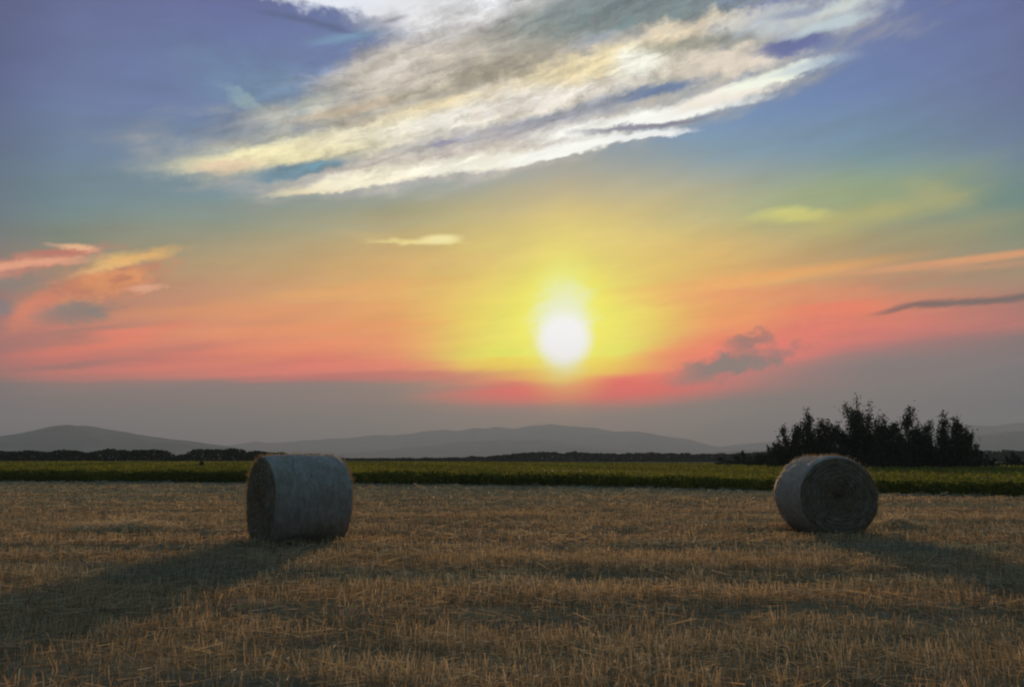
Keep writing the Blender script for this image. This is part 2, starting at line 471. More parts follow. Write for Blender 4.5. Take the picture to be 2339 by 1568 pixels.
# ------------------------------------------------------------------ sun
sun_d = bpy.data.lights.new("sun", 'SUN')
sun_d.energy = 4.9
sun_d.angle = R(2.5)
sun_d.color = (1.0, 0.62, 0.31)
sun = bpy.data.objects.new("sun", sun_d)
sd = Vector((math.sin(R(SUN_AZ)) * math.cos(R(SUN_EL)), math.cos(R(SUN_AZ)) * math.cos(R(SUN_EL)), math.sin(R(SUN_EL))))
sun.rotation_euler = sd.to_track_quat('Z', 'Y').to_euler()
sun.location = (0, 0, 50)
COL.objects.link(sun)


# ------------------------------------------------------------------ helpers
def mesh_obj(name, verts, faces, mat, parent=None, smooth=False):
    me = bpy.data.meshes.new(name)
    verts = np.asarray(verts, dtype=np.float32)
    if isinstance(faces, np.ndarray):
        nf, k = faces.shape
        me.vertices.add(len(verts))
        me.vertices.foreach_set('co', verts.ravel())
        me.loops.add(nf * k)
        me.loops.foreach_set('vertex_index', faces.astype(np.int32).ravel())
        me.polygons.add(nf)
        me.polygons.foreach_set('loop_start', np.arange(0, nf * k, k, dtype=np.int32))
        me.polygons.foreach_set('loop_total', np.full(nf, k, dtype=np.int32))
        me.update(calc_edges=True)
    else:
        me.from_pydata([tuple(map(float, v)) for v in verts], [], faces)
        me.update()
    if smooth:
        me.polygons.foreach_set('use_smooth', np.ones(len(me.polygons), dtype=bool))
    me.materials.append(mat)
    o = bpy.data.objects.new(name, me)
    COL.objects.link(o)
    if parent:
        o.parent = parent
    return o


def set_attr(o, name, vals):
    a = o.data.attributes.new(name, 'FLOAT', 'POINT')
    a.data.foreach_set('value', np.asarray(vals, dtype=np.float32))


def tag(o, label=None, cat=None, group=None, kind=None):
    for k, v in (('label', label), ('category', cat), ('group', group), ('kind', kind)):
        if v:
            o[k] = v
    return o


def empty(name, loc, rz=0.0):
    o = bpy.data.objects.new(name, None)
    o.location = loc
    o.rotation_euler = (0, 0, rz)
    o.empty_display_size = 0.3
    COL.objects.link(o)
    return o


def new_mat(name):
    m = bpy.data.materials.new(name)
    m.use_nodes = True
    m.node_tree.nodes.clear()
    return m, NB(m.node_tree)


def finish(m, b, color, rough=0.9, transl=0.0, bump=None, bump_d=0.01, spec=0.2, tcol=None):
    p = b.n.new('ShaderNodeBsdfPrincipled')
    b.put(p.inputs['Base Color'], color)
    b.put(p.inputs['Roughness'], rough)
    p.inputs['Specular IOR Level'].default_value = spec
    if bump is not None:
        bn = b.n.new('ShaderNodeBump')
        bn.inputs['Distance'].default_value = bump_d
        b.put(bn.inputs['Height'], bump)
        b.l.new(bn.outputs[0], p.inputs['Normal'])
    out = b.n.new('ShaderNodeOutputMaterial')
    if transl:
        t = b.n.new('ShaderNodeBsdfTranslucent')
        b.put(t.inputs['Color'], tcol or color)
        mx = b.n.new('ShaderNodeMixShader')
        mx.inputs[0].default_value = transl
        b.l.new(p.outputs[0], mx.inputs[1])
        b.l.new(t.outputs[0], mx.inputs[2])
        b.l.new(mx.outputs[0], out.inputs[0])
    else:
        b.l.new(p.outputs[0], out.inputs[0])
    return m


def attr(b, name):
    n = b.n.new('ShaderNodeAttribute')
    n.attribute_name = name
    return n.outputs['Fac']


def fbm(x, y, z=0.0, oct=4):
    return mnoise.fractal(Vector((x, y, z)), 1.0, 2.0, oct)


def vnoise(x, y, seed=0, octaves=3):
    """value noise on arrays, about -1..1"""
    out = np.zeros_like(x, dtype=float)
    amp, tot = 1.0, 0.0
    for o in range(octaves):
        lat = np.random.default_rng(seed * 31 + o).uniform(-1, 1, (256, 256))
        xi, yi = np.floor(x).astype(int), np.floor(y).astype(int)
        fx, fy = x - xi, y - yi
        fx, fy = fx * fx * (3 - 2 * fx), fy * fy * (3 - 2 * fy)
        a, b_ = lat[xi % 256, yi % 256], lat[(xi + 1) % 256, yi % 256]
        c_, d_ = lat[xi % 256, (yi + 1) % 256], lat[(xi + 1) % 256, (yi + 1) % 256]
        out += amp * ((a * (1 - fx) + b_ * fx) * (1 - fy) + (c_ * (1 - fx) + d_ * fx) * fy)
        tot += amp
        amp *= 0.55
        x, y = x * 2.1 + 5.3, y * 2.1 + 1.7
    return out / tot


# edge between stubble and crop
EDGE = [gp(-500, 1097), gp(0, 1100), gp(600, 1103), gp(1300, 1111), gp(1800, 1122), gp(2338, 1136), gp(2700, 1147)]
EX = np.array([p.x for p in EDGE])
EY = np.array([p.y for p in EDGE])
_sl = (EY[1] - EY[0]) / (EX[1] - EX[0])
_sr = (EY[-1] - EY[-2]) / (EX[-1] - EX[-2])


def edge_y(x):
    x = np.asarray(x, dtype=float)
    y = np.interp(x, EX, EY)
    y = np.where(x < EX[0], EY[0] + (x - EX[0]) * _sl, y)
    y = np.where(x > EX[-1], EY[-1] + (x - EX[-1]) * _sr, y)
    return y


# ------------------------------------------------------------------ ground
def relief(x, y):
    """low relief of the stubble: swaths across the view and soft bumps"""
    wob = 0.5 * np.sin(x * 0.11 + 1.0) + 0.35 * np.sin(x * 0.31 + y * 0.2)
    z = 0.030 * np.sin((y + wob) * 2 * math.pi / 2.9) + 0.02 * np.sin((y * 1.3 + x * 0.17) * 2 * math.pi / 1.7 + 1.3 * np.sin(x * 0.4))
    z += 0.015 * np.sin(x * 1.9 + 1.3 * np.sin(y * 1.1)) * np.sin(y * 2.3 + x * 0.3)
    return z * np.clip((70 - np.abs(y)) / 20, 0, 1) * np.clip((80 - np.abs(x)) / 20, 0, 1)


def ax_grid(n, near, far, step):
    a = list(np.arange(0, near, step))
    v = near
    s = step
    while v < far:
        a.append(v)
        s *= 1.35
        v += s
    a.append(far)
    return a


gx = ax_grid(0, 60, 7000, 0.30)
gx = np.array([-v for v in reversed(gx[1:])] + gx)
gyp = ax_grid(0, 64, 7000, 0.20)
gyn = ax_grid(0, 4, 7000, 0.5)
gy = np.array([-v for v in reversed(gyn[1:])] + gyp)
X, Y = np.meshgrid(gx, gy)
Z = relief(X, Y)
nx, ny = len(gx), len(gy)
idx = np.arange(nx * ny).reshape(ny, nx)
F = np.stack([idx[:-1, :-1], idx[:-1, 1:], idx[1:, 1:], idx[1:, :-1]], -1).reshape(-1, 4)

m_ground, b = new_mat("stubble_soil")
g = b.n.new('ShaderNodeNewGeometry')
pos = g.outputs['Position']
q1, _ = b.noise(b.mapping(pos, scl=(0.12, 0.75, 1)), 1.0, 5, 0.6)
q2, _ = b.noise(b.mapping(pos, scl=(0.5, 3.0, 1)), 1.0, 5, 0.6)
q3, _ = b.noise(pos, 14.0, 5, 0.65)
c = b.ramp(q1, [(0.30, (0.10, 0.11, 0.09)), (0.48, (0.21, 0.165, 0.105)), (0.62, (0.29, 0.22, 0.13)), (0.75, (0.13, 0.135, 0.10))])
c = b.mix(b.maprange(q2, 0.35, 0.7), c, (0.24, 0.17, 0.095, 1))
c = b.mix(b.maprange(q3, 0.42, 0.62, 0.0, 0.75), c, (0.045, 0.038, 0.03, 1))
# far fields
X_, Y_, Z_ = b.sep(pos)
q4, _ = b.noise(b.mapping(pos, scl=(0.2, 1.0, 1)), 0.02, 3, 0.5)
farc = b.ramp(q4, [(0.4, (0.05, 0.07, 0.03)), (0.55, (0.09, 0.085, 0.045)), (0.65, (0.05, 0.06, 0.03))])
c = b.mix(b.maprange(Y_, 55, 75), c, farc)
c = b.mix(b.maprange(q3, 0.3, 0.7, 0.0, 0.3), c, (0.28, 0.22, 0.14, 1))
finish(m_ground, b, c, 1.0, bump=q3, bump_d=0.03, spec=0.0)
ground = mesh_obj("ground", np.stack([X, Y, Z], -1).reshape(-1, 3), F, m_ground, smooth=True)
tag(ground, kind='structure')


# ------------------------------------------------------------------ hills
def hills(name, prof, dist, depth, mat, seed):
    """a range of hills; prof gives its skyline, dist how far off it stands"""
    pts = []
    for px, py in prof:
        a, e = ae(px, py)
        pts.append((a, max(0.0, math.tan(R(e)) * dist)))
    A = np.array([p[0] for p in pts])
    Hh = np.array([p[1] for p in pts])
    aa = np.linspace(A[0], A[-1], 260)
    hh = np.interp(aa, A, Hh)
    k = np.ones(9) / 9
    hp = np.pad(hh, 4, mode='edge')
    hh = np.convolve(hp, k, mode='valid')
    rows = 26
    V = []
    for j in range(rows):
        t = j / (rows - 1)
        s = math.sin(math.pi * min(1.0, t * 1.0)) ** 1.2
        for i in range(len(aa)):
            r = dist + (t - 0.5) * depth
            x = math.sin(R(aa[i])) * r
            y = math.cos(R(aa[i])) * r
            n = fbm(x * 0.0016 + seed, y * 0.0016, 0.0, 5)
            n2 = fbm(x * 0.008 + seed, y * 0.008, 3.0, 3)
            z = hh[i] * s * (1 + (0.22 * n if abs(t - 0.5) > 0.02 else 0.0)) + (n2 * 5 if hh[i] > 5 else 0) - 2.0 * (1 - s)
            V.append((x, y, z))
    n = len(aa)
    idx = np.arange(rows * n).reshape(rows, n)
    F = np.stack([idx[:-1, :-1], idx[:-1, 1:], idx[1:, 1:], idx[1:, :-1]], -1).reshape(-1, 4)
    return tag(mesh_obj(name, np.array(V), F, mat, smooth=True), kind='structure')


m_hill, b = new_mat("hill_woods")
g = b.n.new('ShaderNodeNewGeometry')
q, _ = b.noise(g.outputs['Position'], 0.006, 6, 0.6)
c = b.ramp(q, [(0.38, (0.035, 0.05, 0.03)), (0.52, (0.06, 0.07, 0.04)), (0.62, (0.12, 0.11, 0.06))])
finish(m_hill, b, c, 1.0, spec=0.0)
hills("hills", [(-420, 1046), (-200, 1015), (0, 991), (60, 986), (140, 972), (200, 979), (260, 990), (330, 997), (450, 1009), (530, 1020), (620, 1033), (700, 1046)], 3600, 1300, m_hill, 3.0)
hills("hills", [(380, 1046), (480, 1026), (560, 1012), (650, 1010), (760, 1000), (900, 996), (1050, 984), (1150, 976), (1250, 970), (1330, 973), (1430, 984), (1520, 998), (1620, 1014), (1740, 1046)], 6100, 1400, m_hill, 9.0)
hills("hills", [(1380, 1046), (1500, 1030), (1650, 1014), (1850, 1000), (2000, 988), (2130, 976), (2230, 966), (2338, 957), (2450, 952), (2600, 962), (2750, 995), (2900, 1046)], 6250, 1400, m_hill, 17.0)


hills("hills", [(1420, 1047), (1560, 1036), (1700, 1028), (1900, 1016), (2050, 1008), (2200, 996), (2338, 986), (2500, 984), (2700, 1005), (2900, 1047)], 4300, 1100, m_hill, 23.0)
hills("hills", [(640, 1047), (800, 1034), (960, 1020), (1120, 1010), (1240, 1008), (1340, 1016), (1460, 1030), (1600, 1047)], 4600, 1100, m_hill, 31.0)


# ------------------------------------------------------------------ leaf cards (leaf sized faces for crowns, crop and hedges)
def leaf_faces(C, size, up=0.3, aspect=0.45, r=rng):
    """C: n x 3 centres; pointed four-cornered leaves in random attitudes; returns verts, quads"""
    n = len(C)
    size = np.broadcast_to(size, (n,)).reshape(-1, 1)
    d = r.normal(size=(n, 3))
    d[:, 2] = np.abs(d[:, 2]) * 0.6 + up
    d /= np.linalg.norm(d, axis=1, keepdims=True)
    e = r.normal(size=(n, 3))
    e -= (e * d).sum(1, keepdims=True) * d
    e /= np.linalg.norm(e, axis=1, keepdims=True) + 1e-9
    a = C - d * size * 0.5
    t = C + d * size * 0.5
    l = C + e * size * aspect * 0.5
    rr = C - e * size * aspect * 0.5
    V = np.stack([a, rr, t, l], 1).reshape(-1, 3)
    return V, np.arange(4 * n).reshape(n, 4)


def leaf_mat(name, c0, c1, transl=0.25):
    m, b = new_mat(name)
    v = attr(b, "tone")
    c = b.ramp(v, [(0.0, c0), (1.0, c1)])
    return finish(m, b, c, 0.85, transl=transl, spec=0.05)


m_leaf_tree = leaf_mat("tree_leaves", (0.018, 0.026, 0.016), (0.036, 0.05, 0.026), 0.06)
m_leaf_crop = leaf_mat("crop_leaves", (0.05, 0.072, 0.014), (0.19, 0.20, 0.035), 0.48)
m_leaf_far = leaf_mat("hedge_leaves", (0.020, 0.030, 0.018), (0.038, 0.05, 0.028), 0.06)
m_bark, b = new_mat("bark")
g = b.n.new('ShaderNodeTexCoord')
q, _ = b.noise(b.mapping(g.outputs['Object'], scl=(6, 6, 1.2)), 3.0, 5, 0.6)
finish(m_bark, b, b.ramp(q, [(0.35, (0.05, 0.04, 0.03)), (0.65, (0.13, 0.11, 0.085))]), 0.9, bump=q, bump_d=0.02)

# ------------------------------------------------------------------ crop field (one leafy mass nobody could count)
SW = 230
xs = np.linspace(-150, 130, 420)


def crop_h(x):
    return np.interp(x, [-40, -10, 5, 20, 40], [0.74, 0.72, 0.62, 0.52, 0.48])


def crop_far(x):
    return np.interp(x, [-150, -60, 20, 130], [175, 165, 150, 120])


rowsy = np.concatenate([[0.0, 0.02], np.linspace(0.10, 1.0, 40) ** 1.6])
V = []
for j, t in enumerate(rowsy):
    ey = edge_y(xs) + 0.45
    y = ey + (crop_far(xs) - ey) * (t if j else 0.0)
    hgt = crop_h(xs) - 0.16
    wav = 0.10 * vnoise(xs * 0.4, y * 0.25, 24) + 0.06 * np.sin(xs * 2.3 + y * 1.1)
    z = (hgt + wav) if j else np.zeros_like(xs) - 0.1
    if j == len(rowsy) - 1:
        z = np.zeros_like(xs) - 0.1
    V.append(np.stack([xs, y, z], -1))
V = np.array(V).reshape(-1, 3)
nr, nc = len(rowsy), len(xs)
idx = np.arange(nr * nc).reshape(nr, nc)
F = np.stack([idx[:-1, :-1], idx[:-1, 1:], idx[1:, 1:], idx[1:, :-1]], -1).reshape(-1, 4)
N1 = 90000
lx = rng.uniform(-75, 60, N1)
depth = rng.exponential(1.1, N1)
ly = edge_y(lx) + depth + 0.55 * vnoise(lx * 0.5, lx * 0.0, 21) + 0.25 * vnoise(lx * 2.2, lx * 0.0, 22)
lz = crop_h(lx) * rng.uniform(0.08, 1.08, N1) ** 0.75 * (1 + 0.30 * vnoise(lx * 0.9, ly * 0.9, 23) + 0.22 * (rng.random(N1) ** 6))
N2 = 150000
mx_ = rng.uniform(-120, 100, N2)
my0 = edge_y(mx_) + 1.0
my_ = my0 + (crop_far(mx_) - my0) * rng.random(N2) ** 1.3
keep = np.abs(mx_) < my_ * 0.95
mx_, my_ = mx_[keep], my_[keep]
mz_ = crop_h(mx_) + rng.normal(0, 0.055, len(mx_)) + 0.14 * vnoise(mx_ * 0.4, my_ * 0.25, 24)
C = np.concatenate([np.stack([lx, ly, lz], -1), np.stack([mx_, my_, mz_], -1)])
size = np.concatenate([rng.uniform(0.10, 0.20, N1), rng.uniform(0.12, 0.22, len(mx_)) * np.clip(my_ / 55, 1, 2.4)])
LV, LF = leaf_faces(C, size, up=0.5, aspect=0.6)
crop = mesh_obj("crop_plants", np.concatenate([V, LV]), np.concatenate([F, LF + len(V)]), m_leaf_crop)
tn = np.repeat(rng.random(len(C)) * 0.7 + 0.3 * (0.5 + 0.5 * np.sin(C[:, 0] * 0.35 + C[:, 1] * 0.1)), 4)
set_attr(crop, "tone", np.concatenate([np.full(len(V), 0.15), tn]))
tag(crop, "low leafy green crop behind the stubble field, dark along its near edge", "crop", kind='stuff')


# ------------------------------------------------------------------ trees
def tube(pts, rads, k=6):
    V, F = [], []
    for i, (p, r) in enumerate(zip(pts, rads)):
        t = (pts[min(i + 1, len(pts) - 1)] - pts[max(i - 1, 0)]).normalized()
        a = t.cross(Vector((0.31, 0.9, 0.13))).normalized()
        b_ = t.cross(a)
        for j in range(k):
            an = 2 * math.pi * j / k
            V.append(p + (a * math.cos(an) + b_ * math.sin(an)) * r)
    for i in range(len(pts) - 1):
        for j in range(k):
            F.append((i * k + j, i * k + (j + 1) % k, (i + 1) * k + (j + 1) % k, (i + 1) * k + j))
    return V, F


def tree(name, base, height, width, seed, label, cat, group, shoots=16, leaves=7000, skirt=0.35, lsz=0.27, stand=0.12):
    """upright many-stemmed tree: trunk, limbs and a ragged crown of shoots"""
    rr = random.Random(seed)
    nr_ = np.random.default_rng(seed)
    root = empty(name, base)
    V, F = [], []

    def addt(pts, rads):
        v, f = tube(pts, rads)
        o = len(V)
        V.extend(v)
        F.extend([tuple(i + o for i in q) for q in f])

    fork = height * stand
    addt([Vector((0, 0, -0.3)), Vector((0.02, 0, fork * 0.6)), Vector((0, 0.03, fork)), Vector((0.05, 0, fork * 1.6))], [0.26, 0.2, 0.17, 0.10])
    L = []
    cent = []
    wts = []
    for s in range(shoots):
        an = rr.uniform(0, 2 * math.pi)
        u = math.sqrt((s + 0.5) / shoots)
        reach = u * width * 0.5 * rr.uniform(0.85, 1.1)
        top = height * (1 - 0.50 * u ** 1.8) * rr.uniform(0.80, 1.0)
        if s == 0:
            top = height
        p0 = Vector((0, 0, fork * rr.uniform(0.5, 1.1)))
        e = Vector((math.cos(an) * reach, math.sin(an) * reach * 0.8, top))
        mid = p0.lerp(e, 0.45) + Vector((math.cos(an), math.sin(an), 0)) * reach * 0.05
        pts = []
        for i in range(9):
            t = i / 8
            q = p0 * (1 - t) ** 2 + mid * 2 * t * (1 - t) + e * t * t
            q += Vector((rr.gauss(0, 1), rr.gauss(0, 1), 0)) * 0.05 * height / 8 * (t > 0)
            pts.append(q)
        addt(pts, [0.09 * (1 - i / 8.6) + 0.012 for i in range(9)])
        L.append(pts)
        # side twigs
        for k_ in range(5):
            t = rr.uniform(0.3, 0.95)
            i = int(t * 8)
            st = pts[i].lerp(pts[min(i + 1, 8)], t * 8 - i)
            dv = Vector((rr.gauss(0, 1), rr.gauss(0, 1), rr.uniform(0.5, 1.6))).normalized() * rr.uniform(0.05, 0.12) * height * (1.15 - 0.7 * t)
            tw = [st, st + dv * 0.5, st + dv + Vector((0, 0, 0.1))]
            addt(tw, [0.025, 0.016, 0.006])
            L.append(tw)
    trunk = mesh_obj("trunk", [tuple(v) for v in V], F, m_bark, root, smooth=True)
    # leaves gather along shoots and twigs
    C = []
    per = leaves // len(L)
    for pts in L:
        big = len(pts) > 3
        n = per * (3 if big else 1)
        for _ in range(n):
            t = rr.uniform(0.22, 1.0) if big else rr.uniform(0.2, 1.1)
            t = min(t, 1.0)
            f = t * (len(pts) - 1)
            i = min(int(f), len(pts) - 2)
            q = pts[i].lerp(pts[i + 1], f - i)
            sp = height * (0.050 * (1.15 - t) + 0.015)
            C.append((q.x + rr.gauss(0, sp), q.y + rr.gauss(0, sp), q.z + rr.gauss(0, sp * 1.2)))
    # dense low skirt
    ns = int(leaves * skirt)
    a = nr_.uniform(0, 2 * math.pi, ns)
    rad = np.sqrt(nr_.random(ns)) * width * 0.52
    zz = nr_.random(ns) ** 1.2 * height * 0.52 * (1 - 0.35 * (rad / (width * 0.52)) ** 2) * (0.8 + 0.2 * np.sin(a * 3 + seed))
    C = np.concatenate([np.array(C), np.stack([rad * np.cos(a), rad * np.sin(a) * 0.8, zz], -1)])
    C[:, 2] = np.maximum(C[:, 2], 0.08)
    LV, LF = leaf_faces(C, nr_.uniform(0.6, 1.3, len(C)) * lsz, up=0.5, aspect=0.5, r=nr_)
    crown = mesh_obj("crown", LV, LF, m_leaf_tree, root)
    set_attr(crown, "tone", np.repeat(nr_.random(len(C)), 4))
    tag(root, label, cat, group)
    return root


def place(px, dist):
    a, _ = ae(px, 1045)
    return Vector((math.tan(R(a)) * dist, dist, 0))


def top_h(px, py, dist):
    """height of something dist metres off whose tip shows at that point"""
    a, e = ae(px, py)
    return EYE + math.tan(R(e)) * dist / math.cos(R(a))


GT = "ragged trees behind the right bale"
TR = [  # px, tip py, dist, width in survey units, shoots, leaves, label, category
    (1803, 972, 94, 100, 10, 3800, "spiky low tree at the left end of the dark clump", "tree"),
    (1858, 930, 97, 140, 14, 6400, "twin tipped tree rising just left of the tallest one in the clump", "tree"),
    (1968, 906, 96, 210, 23, 12000, "tallest and widest tree of the dark clump, above the right hay bale", "tree"),
    (2040, 966, 91, 105, 11, 4200, "short leaning tree filling the dip beside the tallest tree", "tree"),
    (2096, 928, 97, 120, 13, 6200, "narrow upright tree right of the tallest one, sky gap on either side", "tree"),
    (2168, 938, 95, 118, 12, 5400, "pointed tree with a single thin tip near the right end of the clump", "tree"),
    (2208, 992, 98, 80, 9, 2600, "low tree at the right end of the dark clump", "tree"),
]
for i, (px, py, d, w, sh, lv, lab, cat) in enumerate(TR):
    tree("tree", place(px, d), top_h(px, py, d), w / F0 * d * 1.0, 40 + i, lab, cat, GT, shoots=sh, leaves=lv, skirt=0.6)
GB = "dark bushes along the far edge of the crop"
BU = [
    (1700, 1030, 118, 130, 10, 2600, "flat low bush farthest left of the tree clump on the skyline"),
    (1765, 1017, 108, 120, 10, 3000, "rounded low bush touching the left side of the tree clump"),
    (2240, 1030, 104, 70, 8, 2000, "low bush just right of the tree clump"),
    (2325, 1032, 110, 110, 9, 2600, "wide dark bush at the right edge of the field"),
]
for i, (px, py, d, w, sh, lv, lab) in enumerate(BU):
    tree("bush", place(px, d), top_h(px, py, d), w / F0 * d, 80 + i, lab, "bush", GB, shoots=sh, leaves=lv, skirt=2.0, lsz=0.3, stand=0.05)
# two small bushes that stick up from the crop on the left
tree("bush", place(462, 78), top_h(462, 1047, 78), 1.5, 95, "small dark bush standing up out of the green crop on the left", "bush", None, shoots=7, leaves=700, skirt=1.0, lsz=0.16)


def hedge(name, profile, dist, thick, n, lsz, label, seed):
    """a far-off belt of trees that reads as one mass"""
    r = np.random.default_rng(seed)
    px = np.array([p[0] for p in profile])
    top = np.array([top_h(p[0], p[1], dist) for p in profile])
    xw = np.array([math.tan(R(ae(p, 1045)[0])) * dist for p in px])
    x = r.uniform(xw[0], xw[-1], n)
    y = dist + r.normal(0, thick, n)
    h = np.interp(x, xw, top)
    bumps = np.array([fbm(v * 0.22, seed, 0, 4) for v in x])
    h = h * (1 + 0.24 * bumps)
    z = h * (1 - r.random(n) ** 1.6 * np.clip(0.98, 0, 1))
    z *= np.clip(1 - (np.abs(y - dist) / (3.2 * thick)) ** 2, 0.1, 1)
    LV, LF = leaf_faces(np.stack([x, y, np.maximum(z, 0.1)], -1), r.uniform(0.6, 1.3, n) * lsz, up=0.3, aspect=0.75, r=r)
    o = mesh_obj(name, LV, LF, m_leaf_far)
    set_attr(o, "tone", np.repeat(r.random(n), 4))
    return tag(o, label, "tree line", kind='stuff')


hedge("tree_line", [(-500, 1024), (0, 1031), (120, 1030), (240, 1030), (300, 1026), (372, 1028), (392, 1040), (430, 1038), (448, 1026), (530, 1027), (620, 1033), (740, 1041)], 178, 3.0, 26000, 0.55,
      "dark even tree line on the far side of the crop at left", 5)
hedge("tree_line", [(560, 1040), (700, 1046), (820, 1047), (1000, 1046), (1130, 1042), (1190, 1034), (1260, 1032), (1330, 1034), (1420, 1036), (1500, 1034), (1580, 1037), (1680, 1036), (1780, 1030), (2300, 1030), (2800, 1026)], 330, 6.0, 34000, 1.0,
      "distant low tree line on the skyline, running between the two bales and beyond", 6)

# ------------------------------------------------------------------ round bales
m_net, b = new_mat("net_wrap")
t = b.n.new('ShaderNodeTexCoord')
ob = t.outputs['Object']
X_, Y_, Z_ = b.sep(ob)
ang = b.math('ARCTAN2', Y_, Z_)
q, _ = b.noise(b.comb(b.math('MULTIPLY', X_, 14.0), b.math('MULTIPLY', ang, 3.0)), 1.0, 5, 0.6)
q2, _ = b.noise(ob, 2.2, 4, 0.6)
q3, _ = b.noise(b.comb(b.math('MULTIPLY', X_, 60.0), b.math('MULTIPLY', ang, 26.0)), 1.0, 3, 0.6)
c = b.ramp(q, [(0.3, (0.18, 0.18, 0.175)), (0.5, (0.24, 0.24, 0.23)), (0.7, (0.32, 0.32, 0.305))])
c = b.mix(b.maprange(q2, 0.45, 0.7, 0, 0.6), c, (0.17, 0.16, 0.13, 1))
c = b.mix(b.maprange(q3, 0.5, 0.65, 0, 0.5), c, (0.34, 0.28, 0.19, 1))
finish(m_net, b, c, 0.7, bump=b.math('ADD', q, b.math('MULTIPLY', q3, 0.5)), bump_d=0.03, spec=0.3)
m_end, b = new_mat("packed_straw")
t = b.n.new('ShaderNodeTexCoord')
ob = t.outputs['Object']
X_, Y_, Z_ = b.sep(ob)
rad = b.math('SQRT', b.math('ADD', b.math('MULTIPLY', Y_, Y_), b.math('MULTIPLY', Z_, Z_)))
ang = b.math('ARCTAN2', Y_, Z_)
q, _ = b.noise(b.comb(b.math('MULTIPLY', rad, 26.0), b.math('MULTIPLY', ang, 2.6)), 1.0, 5, 0.65)
q2, _ = b.noise(ob, 3.0, 4, 0.6)
q3, _ = b.noise(ob, 45.0, 4, 0.65)
c = b.ramp(q, [(0.32, (0.08, 0.078, 0.066)), (0.5, (0.18, 0.175, 0.15)), (0.7, (0.32, 0.30, 0.25))])
c = b.mix(b.maprange(q2, 0.4, 0.7, 0, 0.6), c, (0.08, 0.075, 0.06, 1))
c = b.mix(b.maprange(q3, 0.5, 0.7, 0, 0.5), c, (0.22, 0.18, 0.12, 1))
finish(m_end, b, c, 0.95, bump=b.math('ADD', q, b.math('MULTIPLY', q3, 0.5)), bump_d=0.05)
m_straw, b = new_mat("loose_straw")
c = b.ramp(attr(b, "tone"), [(0.0, (0.14, 0.105, 0.06)), (0.5, (0.42, 0.30, 0.165)), (1.0, (0.68, 0.53, 0.33))])
c2 = b.ramp(attr(b, "tone"), [(0.0, (0.10, 0.115, 0.08)), (0.5, (0.22, 0.24, 0.17)), (1.0, (0.38, 0.39, 0.30))])
c = b.mix(attr(b, "weathered"), c, c2)
finish(m_straw, b, c, 0.7, transl=0.38, spec=0.3)


def straw_strips(P0, D, wid):
    """flat straws from P0 along D; returns verts, quads"""
    n = len(P0)
    side = np.cross(D, rng.normal(size=(n, 3)))
    side /= np.linalg.norm(side, axis=1, keepdims=True) + 1e-9
    side *= np.broadcast_to(wid, (n,)).reshape(-1, 1) * 0.5
    V = np.stack([P0 - side, P0 + side, P0 + D + side * 0.7, P0 + D - side * 0.7], 1).reshape(-1, 3)
    return V, np.arange(4 * n).reshape(n, 4)


